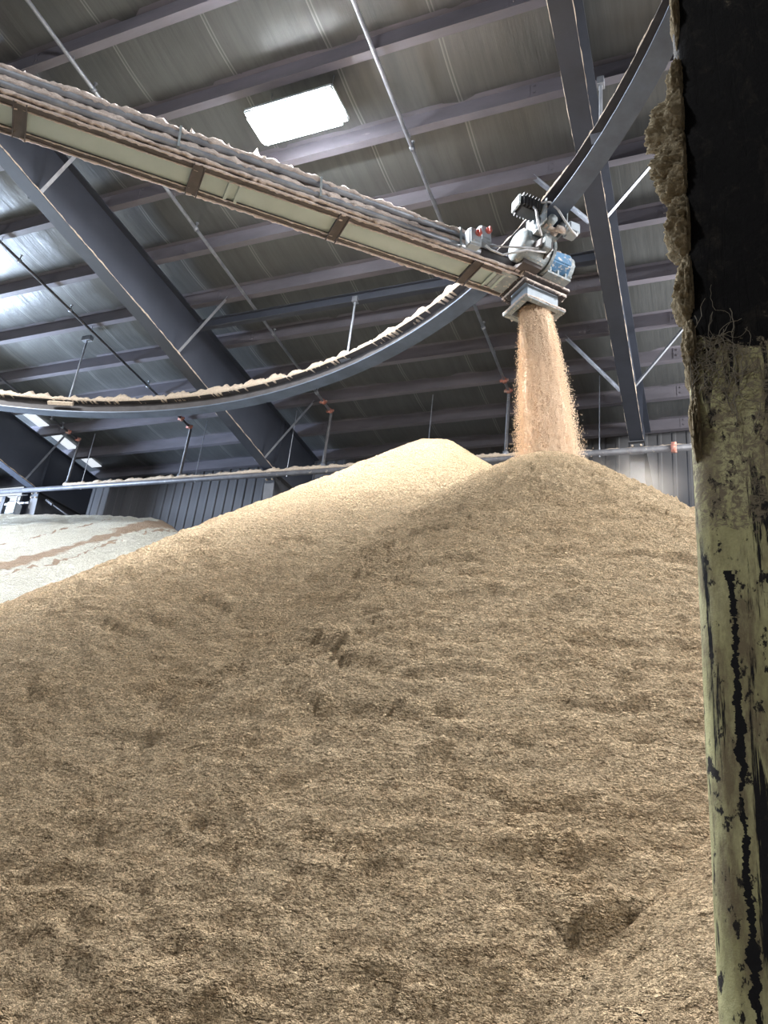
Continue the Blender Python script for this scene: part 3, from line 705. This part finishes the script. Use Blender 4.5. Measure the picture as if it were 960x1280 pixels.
# ------------------------------------------------------------------ lamp
def make_lamp(x, y, z, label):
    l = thing('high_bay_light', (x, y, z), label, 'lamp', 'high bay lights under the roof')
    mb = MB(); mb.aabb(x-.70, x+.70, y-.29, y+.29, z+.02, z+.10); B(mb, 'housing', M['grey'], l, bevel=.02)
    mb = MB(); mb.aabb(x-.66, x+.66, y-.265, y+.265, z-.09, z+.02); B(mb, 'diffuser', M['lamp'], l, bevel=.05)
    for sx in (-.5, .5):
        mb = MB(); mb.tube([(x+sx, y, z+.1), (x+sx, y, pz(y)+PD-.06)], .006, 5); B(mb, 'hanging_wire', M['galv'], l)
    return l
make_lamp(-5.05, 6.45, ZC+9.02, 'glaring white rectangular high bay lamp under the roof above the conveyor')
def area(name, loc, size, power, col=(1, .97, .93), rot=(0,0,0), sy=None):
    d = bpy.data.lights.new(name, 'AREA'); d.energy = power; d.color = col
    d.shape = 'RECTANGLE'; d.size = size; d.size_y = sy or size*.4
    o = bpy.data.objects.new(name, d); COL.objects.link(o); o.location = loc; o.rotation_euler = rot
    return o
LC = (.97, .98, 1.)
def point_fill(name, loc, power, col, r=.3):
    d = bpy.data.lights.new(name, 'POINT'); d.energy = power; d.color = col; d.shadow_soft_size = r
    o = bpy.data.objects.new(name, d); COL.objects.link(o); o.location = loc
    return o
def aim(o, to):
    o.rotation_euler = (Vector(to)-o.location).to_track_quat('-Z', 'Y').to_euler()
area('lamp_light_shown', (-5.05, 6.45, ZC+8.92), 1.3, 1150, LC)
area('lamp_light_right_bay', (4.0, 5.5, ZC+9.0), 1.3, 1150, LC)
area('lamp_light_left_bay', (-14.2, 6.8, ZC+8.9), 1.3, 850, LC)
area('fill_light_far_left', (-21.0, 9.0, ZC+8.9), 1.3, 700, LC)  # unseen light added to brighten the pale pile and its bounce
point_fill('fill_light_behind', (-4.0, -3.2, ZC+8.0), 700, LC)  # added fill from behind the camera, for the foreground and purlin webs
point_fill('fill_light_behind_left', (-13.0, -3.0, ZC+8.0), 560, LC)  # second unseen fill behind the camera, further left
aim(area('added_uplight_left_bay', (-20.0, 10.6, ZC+5.9), 2.4, 2000, (.64, .78, 1.), sy=1.4), (-12.6, 9.2, ZC+9.1))  # added unseen light aimed up to brighten the left bay roof; no opening there
aim(area('added_uplight_right_bay', (4.6, 12.2, ZC+7.4), 1.6, 1050, (1., .98, .95), sy=1.), (.6, 9.2, ZC+9.3))  # added unseen uplight that brightens the right bay roof panels; no fixture
area('fill_light_right', (6.5, 9.0, ZC+4.0), 3., 300, (.97, .97, 1.), (math.radians(110), 0, math.radians(60)), 3.)  # unseen side fill added for the right bay and wall; no opening there

# ------------------------------------------------------------------ grain piles
def cone(X, Y, ax, ay, az, s, a): return az - s*(np.sqrt((X-ax)**2+(Y-ay)**2+a*a)-a)
def smax(a, b, k): h = np.clip(.5+.5*(a-b)/k, 0, 1); return b+(a-b)*h+k*h*(1-h)
def seg(X, Y, x0, y0, x1, y1):
    dx, dy = x1-x0, y1-y0; t = np.clip(((X-x0)*dx+(Y-y0)*dy)/(dx*dx+dy*dy), 0, 1)
    return np.hypot(X-x0-t*dx, Y-y0-t*dy), t
def saw(q, w):
    p = q-np.floor(q); return np.where(p < 1-w, p/(1-w), (1-p)/w)-.5
def relief(X, Y, cx, cy, amp=1.):
    """slumps, crust ledges and clefts that lie along the contours of a cone about (cx, cy)"""
    r = np.hypot(X-cx, Y-cy); a = np.arctan2(X-cx, Y-cy)
    u = a*5.0
    w = fbm(X*1.1, Y*1.1, 2.2, 3)
    big = .05*fbm(X*.8+w*.3, Y*.8, .5, 3)
    wq = fbm(u*1.3+w, r*1.5, 4.4, 5, .62)
    m1 = np.clip(fbm(u*1.3+5, r*3.1+w*.5, 8.1, 3)*3.6-.1, 0, 1)
    l1 = saw(r*2.9+wq*1.1, .07)*m1*.080
    wr = fbm(u*2.2+3, r*3.+w, 6.6, 4, .62)
    m2 = np.clip(fbm(u*1.9+1, r*5.8, 2.1, 3)*3.8+.15, 0, 1)
    l2 = saw(r*6.6+wr*1.5+.4, .13)*m2*.050
    wt = fbm(u*5+3, r*7.+w, 1.6, 3, .62)
    m3 = np.clip(fbm(u*3.9+1, r*9.8, 7.1, 3)*3.5+.4, 0, 1)
    l3 = saw(r*13.+wt*1.6+.4, .22)*m3*.020
    ter = fbm(u*2.4+w, r*9+w*2, 1.7, 5, .68)*.040 + l3
    finen = fbm(X*13, Y*13, 4., 4, .72)*.022
    fan = .022*fbm(a*22, r*.5, 6., 3)                    # faint runs down the slope
    return amp*(big + l1 + l2 + ter + finen + fan)
def field(name, x0, x1, y0, y1, step, hf, m, floorz=0., fine=((-5.5, 1.2), (0, 6.5))):
    def axis(a, b, f0, f1):       # finer spacing where the pile comes close
        o = [a]
        while o[-1] < b: o.append(o[-1]+(step*.55 if f0 < o[-1] < f1 else step*1.25))
        return np.array(o)
    xs = axis(x0, x1, *fine[0]); ys = axis(y0, y1, *fine[1])
    X, Y = np.meshgrid(xs, ys); Z = hf(X, Y)+ZC
    Zc = np.maximum(Z, floorz)
    keep = Z > floorz-.12
    fk = keep[:-1, :-1] & keep[1:, :-1] & keep[:-1, 1:] & keep[1:, 1:]
    nx = len(xs); idx = np.arange(X.size).reshape(X.shape)
    q = np.stack([idx[:-1, :-1][fk], idx[:-1, 1:][fk], idx[1:, 1:][fk], idx[1:, :-1][fk]], 1)
    used = np.unique(q); rem = -np.ones(X.size, int); rem[used] = np.arange(len(used)); q = rem[q]
    V = np.stack([X.ravel(), Y.ravel(), Zc.ravel()], 1)[used]
    me = bpy.data.meshes.new(name)
    me.vertices.add(len(V)); me.vertices.foreach_set('co', V.astype(np.float32).ravel())
    me.loops.add(q.size); me.loops.foreach_set('vertex_index', q.ravel().astype(np.int32))
    me.polygons.add(len(q)); me.polygons.foreach_set('loop_start', np.arange(0, q.size, 4, dtype=np.int32))
    me.polygons.foreach_set('use_smooth', np.ones(len(q), bool))
    me.update(calc_edges=True); me.validate()
    o = bpy.data.objects.new(name, me); COL.objects.link(o); me.materials.append(m)
    return o
A1 = (-1.76, 8.42, 4.42); A2 = (-3.5, 9.15, 5.24)
def hmain(X, Y):
    c1 = cone(X, Y, A1[0], A1[1], A1[2], .81, .42)
    d2, t2 = seg(X, Y, -3.72, 9.15, -3.42, 9.22)
    c2 = A2[2] - .79*(np.sqrt(d2**2+.05**2)-.05)
    z = smax(c1, c2, .06)
    dm = np.hypot(X-A1[0], Y-A1[1]); soft = np.clip(dm/1.6, .12, 1)*np.clip(np.hypot(X-A2[0], Y-A2[1])/1.2, .25, 1)
    amp = soft*np.where(c2 > c1, .6, 1.0)
    # furrows combed down the left flank
    a = np.arctan2(X-A2[0], Y-A2[1])
    fur = -.10*np.exp(-((a+2.02+.06*fbm(X*.7, Y*.7, 3.))/.035)**2)*np.clip((np.hypot(X-A2[0], Y-A2[1])-4.)/3, 0, 1)
    fur += -.06*np.exp(-((a+1.93+.05*fbm(X*.8, Y*.8, 8.))/.018)**2)*np.clip((np.hypot(X-A2[0], Y-A2[1])-2.)/3, 0, 1)
    return z + relief(X, Y, A1[0], A1[1], 1)*amp + fur
tag(field('grain_pile', -14, 6.5, .5, 15.0, .034, hmain, M['grain']), 'huge golden-tan pile of ground grain meal filling the foreground', 'grain pile', kind='stuff')
def hheap(X, Y):
    return cone(X, Y, 1.0, 3.4, .84, .70, .1) + relief(X, Y, 1.0, 3.4, .35)
def hheap2(X, Y):
    z = hheap(X, Y); return np.where(z > cone(X, Y, A1[0], A1[1], A1[2], .81, .42)-.35, z, -50)
tag(field('grain_heap', -2.2, 4.6, .6, 6.5, .03, hheap2, M['grain']), 'smaller tan heap of meal at the lower right beside the post', 'grain pile', kind='stuff')
def hwhite(X, Y):
    d, t = seg(X, Y, -24, 12.7, -11.9, 13.3)
    top = 6.62 - .40*t - .10*np.clip((t-.8)*5, 0, 1)
    a = np.sqrt(d*d+.12**2)-.12
    return top - .66*a + .05*fbm(X*.8, Y*1.4, 2., 4) + .03*fbm(X*5, Y*7, 5., 4) + saw(d*2.2+fbm(X*.7, Y*1.4, 3., 4)*2, .14)*.10*np.clip(fbm(X*.5, Y*1.1, 9., 2)*3+.3, 0, 1) + saw(d*5.2+fbm(X*1.7, Y*2.4, 6., 4)*2, .2)*.04
tag(field('pale_meal_pile', -25, -5., 3.5, 16., .06, hwhite, M['grain_w']), 'whitish pile of meal with brown streaks at the back left', 'grain pile', kind='stuff')

# ------------------------------------------------------------------ falling grain
S0 = hp(10.76, .04, -.30); S1 = Vector((A1[0]+.0, A1[1], ZC+A1[2]-.16))
nr, nz = 72, 90; v = []; f = []
for j in range(nz):
    t = j/(nz-1)
    c = S0.lerp(S1, t); c = c + Vector((.10, -.02, 0))*(t**.6-t)
    ra = .18+.13*t**.8
    for i in range(nr):
        a = 2*math.pi*i/nr
        s = .055*float(fbm(math.cos(a)*2.4+3, math.sin(a)*2.4, t*3.2, 4, .6))*(.6+t) + .018*float(pn(math.cos(a)*9, math.sin(a)*9, t*9))
        v.append(c + Vector((math.cos(a)*(ra*1.0+s), math.sin(a)*(ra*.8+s), 0)))
for j in range(nz-1):
    for i in range(nr): f.append((j*nr+i, j*nr+(i+1) % nr, (j+1)*nr+(i+1) % nr, (j+1)*nr+i))
f.append(tuple(range(nr))); f.append(tuple((nz-1)*nr+i for i in range(nr)))
fall = link_mesh('falling_grain', v, f, M['stream'], None, True)
# loose specks around the core, part of the same fall
rs = np.random.RandomState(5)
sv = []; sf = []
for k in range(60000):
    t = rs.rand()**.8; c = S0.lerp(S1, t)+Vector((.10, -.02, 0))*(t**.6-t)
    a = rs.rand()*2*math.pi; rr = (.19+.14*t**.8)*(.93+abs(rs.normal())*.16*(.5+.9*t))
    p = c+Vector((math.cos(a)*rr, math.sin(a)*rr*.85, 0))
    s = .0018+.003*rs.rand(); o = len(sv)
    sv += [p+Vector((s, 0, -s)), p+Vector((-s, s, -s)), p+Vector((-s*.6, -s, -s)), p+Vector((0, 0, s*2.6))]
    sf += [(o, o+1, o+2), (o, o+1, o+3), (o+1, o+2, o+3), (o+2, o, o+3)]
me = fall.data
bm = bmesh.new(); bm.from_mesh(me)
me2 = bpy.data.meshes.new('specks'); me2.from_pydata([tuple(q) for q in sv], [], sf); me2.materials.append(M['speck'])
me2.polygons.foreach_set('material_index', [1]*len(me2.polygons))
bm.from_mesh(me2); bm.to_mesh(me); bm.free(); me.materials.append(M['speck'])
tag(fall, 'column of tan grain meal falling from the conveyor spout onto the pile', 'falling grain', kind='stuff')

# drifting dust at the foot of the fall
def volmat(name, dens, c, r, nscale=2.2):
    m = bpy.data.materials.new(name); m.use_nodes = True; nt = m.node_tree; nt.nodes.clear()
    out = nt.nodes.new('ShaderNodeOutputMaterial'); vs = nt.nodes.new('ShaderNodeVolumeScatter')
    vs.inputs['Color'].default_value = (.92, .87, .80, 1); vs.inputs['Anisotropy'].default_value = 0
    g = nt.nodes.new('ShaderNodeNewGeometry')
    sb = nt.nodes.new('ShaderNodeVectorMath'); sb.operation = 'SUBTRACT'; nt.links.new(g.outputs['Position'], sb.inputs[0]); sb.inputs[1].default_value = c
    dv = nt.nodes.new('ShaderNodeVectorMath'); dv.operation = 'DIVIDE'; nt.links.new(sb.outputs[0], dv.inputs[0]); dv.inputs[1].default_value = r
    ln = nt.nodes.new('ShaderNodeVectorMath'); ln.operation = 'LENGTH'; nt.links.new(dv.outputs[0], ln.inputs[0])
    mr = nt.nodes.new('ShaderNodeMapRange'); mr.interpolation_type = 'SMOOTHERSTEP'
    mr.inputs['From Min'].default_value = 1; mr.inputs['From Max'].default_value = .15
    nt.links.new(ln.outputs['Value'], mr.inputs['Value'])
    nn = noise(nt, g.outputs['Position'], nscale, 3, .6)
    nm = nt.nodes.new('ShaderNodeMapRange'); nm.inputs['From Min'].default_value = .35; nm.inputs['From Max'].default_value = .7; nt.links.new(nn, nm.inputs['Value'])
    m1 = nt.nodes.new('ShaderNodeMath'); m1.operation = 'MULTIPLY'; nt.links.new(mr.outputs[0], m1.inputs[0]); nt.links.new(nm.outputs[0], m1.inputs[1])
    m2 = nt.nodes.new('ShaderNodeMath'); m2.operation = 'MULTIPLY'; nt.links.new(m1.outputs[0], m2.inputs[0]); m2.inputs[1].default_value = dens
    nt.links.new(m2.outputs[0], vs.inputs['Density']); nt.links.new(vs.outputs[0], out.inputs['Volume'])
    return m
def puff(c, r, dens, label):
    bm = bmesh.new(); bmesh.ops.create_icosphere(bm, subdivisions=3, radius=1.0)
    me = bpy.data.meshes.new('dust_cloud')
    for q in bm.verts: q.co = Vector((q.co.x*r[0]*1.02, q.co.y*r[1]*1.02, q.co.z*r[2]*1.02))
    bm.to_mesh(me); bm.free()
    o = bpy.data.objects.new('dust_cloud', me); COL.objects.link(o); o.location = c
    me.materials.append(volmat('airborne_dust', dens, c, r))
    return tag(o, label, 'dust', kind='stuff')
puff((-.90, 8.70, ZC+4.08), (.85, .75, .42), 1.5, 'pale haze of dust drifting right of where the grain lands')

# ------------------------------------------------------------------ near post
PX, PY = .145, 1.25          # centre of the tube
HW, HD, RC = .165, .15, .034
post = thing('steel_post', (PX, PY, 0), 'yellow painted steel post at the right edge, scraped and black with grime', 'post')
sec = []
for (cx, cy, a0) in ((HW-RC, HD-RC, 0), (-HW+RC, HD-RC, 90), (-HW+RC, -HD+RC, 180), (HW-RC, -HD+RC, 270)):
    for k in range(9):
        a = math.radians(a0+k*90/8); sec.append((cx+RC*math.cos(a), cy+RC*math.sin(a)))
nz = 260; v = []; f = []; ns = len(sec)
for j in range(nz):
    z = j/(nz-1)*(ZC+2.9)
    for (a, b) in sec:
        w = .0022*float(fbm(a*20, b*20, z*6, 3))
        v.append((PX+a*(1+w*4), PY+b*(1+w*4), z))
for j in range(nz-1):
    for i in range(ns): f.append((j*ns+i, j*ns+(i+1) % ns, (j+1)*ns+(i+1) % ns, (j+1)*ns+i))
f.append(tuple(range(ns))[::-1]); f.append(tuple((nz-1)*ns+i for i in range(ns)))
link_mesh('tube', v, f, M['post'], post, True)
mb = MB(); mb.aabb(PX-.26, PX+.26, PY-.25, PY+.25, 0, .025); B(mb, 'base_plate', M['post'], post)
EX, EY = PX-HW, PY-HD+.03
def clump(z0, z1, wid, seed, name='dust_clump', dep=.045):
    n1, n2 = max(10, int((z1-z0)/.002)), 64
    zs = np.linspace(z0, z1, n1); t = np.arange(n1)/(n1-1)
    A = np.linspace(0, 2*math.pi, n2, endpoint=False)[None, :]; Z = zs[:, None]
    e = np.clip(np.sin(np.pi*t), 0, 1)[:, None]**.45
    ca, sa = np.cos(A), np.sin(A)
    nn = 1+.5*fbm(ca*1.2+seed, sa*1.2, Z*14, 3)+.30*fbm(ca*4+seed, sa*4, Z*55, 5, .75)
    w = wid*e*np.clip(nn, .15, 3)*(1+.5*pn(seed, 0, Z*9))
    xx = EX+.008-w*np.clip(-ca, 0, 1)+.008*np.clip(ca, 0, 1); yy = EY+dep*e*nn*sa
    v = [tuple(q) for q in np.stack([xx, yy, Z+0*xx+.004*fbm(ca*5, sa*5+seed, Z*60, 3)], -1).reshape(-1, 3)]; f = []
    for j in range(n1-1):
        for i in range(n2): f.append((j*n2+i, j*n2+(i+1) % n2, (j+1)*n2+(i+1) % n2, (j+1)*n2+i))
    f.append(tuple(range(n2))); f.append(tuple((n1-1)*n2+i for i in range(n2)))
    return link_mesh(name, v, f, M['fluff'], post, True)
YS = 1.10
for (a, b, w, s) in ((.62, .74, .014, 1), (.735, .86, .024, 2), (.855, .985, .033, 3), (.97, 1.13, .045, 4), (1.10, 1.21, .050, 5), (1.19, 1.285, .020, 6), (.50, .63, .008, 7), (1.30, 1.9, .009, 8), (1.36, 1.44, .012, 9)):
    clump(ZC+a*YS, ZC+b*YS, w*YS, s*3.7)
# cobweb strands over the grimy face
mb = MB(); rs = random.Random(4); nod = [Vector((EX+.02, PY-HD-.003, ZC+.66*YS))]
for k in range(130):
    p = rs.choice(nod[-40:]) if k % 3 else rs.choice(nod); a = rs.uniform(0, 6.28); pts = [p.copy()]
    for q in range(6):
        a += rs.uniform(-.7, .7); p = p+Vector((math.cos(a)*.007, rs.uniform(-.001, .001), math.sin(a)*.009))
        p.x = min(max(p.x, EX+.004), EX+.15); p.y = min(p.y, PY-HD-.002); p.z = min(max(p.z, ZC+.50*YS), ZC+1.0*YS); pts.append(p.copy())
    nod += pts[2:]
    mb.tube(pts, rs.uniform(.0002, .0007), 4)
B(mb, 'cobweb', M['web'], post)

# ------------------------------------------------------------------ world, camera
w = bpy.data.worlds.new('World'); SC.world = w; w.use_nodes = True
w.node_tree.nodes['Background'].inputs[0].default_value = (.75, .82, 1, 1); w.node_tree.nodes['Background'].inputs[1].default_value = .05
cam = bpy.data.cameras.new('Camera'); co = bpy.data.objects.new('Camera', cam); COL.objects.link(co)
cam.sensor_fit = 'VERTICAL'; cam.sensor_height = 36.; cam.lens = 965./1280*36.
cam.clip_start = .05
Rm = Matrix(((0.92025615, 0.04994055, 0.38811668), (0.37555239, -0.39139078, -0.84010336), (0.10995007, 0.91886844, -0.37893506)))
co.matrix_world = Matrix.Translation((0, 0, ZC)) @ Rm.to_4x4()
SC.camera = co
SC.view_settings.view_transform = 'Standard'; SC.view_settings.look = 'None'
SC.view_settings.exposure = .36; SC.view_settings.gamma = 1; SC.view_settings.use_curve_mapping = False
SC.cycles.max_bounces = 8; SC.cycles.diffuse_bounces = 4; SC.cycles.volume_bounces = 2
SC.cycles.use_denoising = True
SC.cycles.sample_clamp_indirect = 6
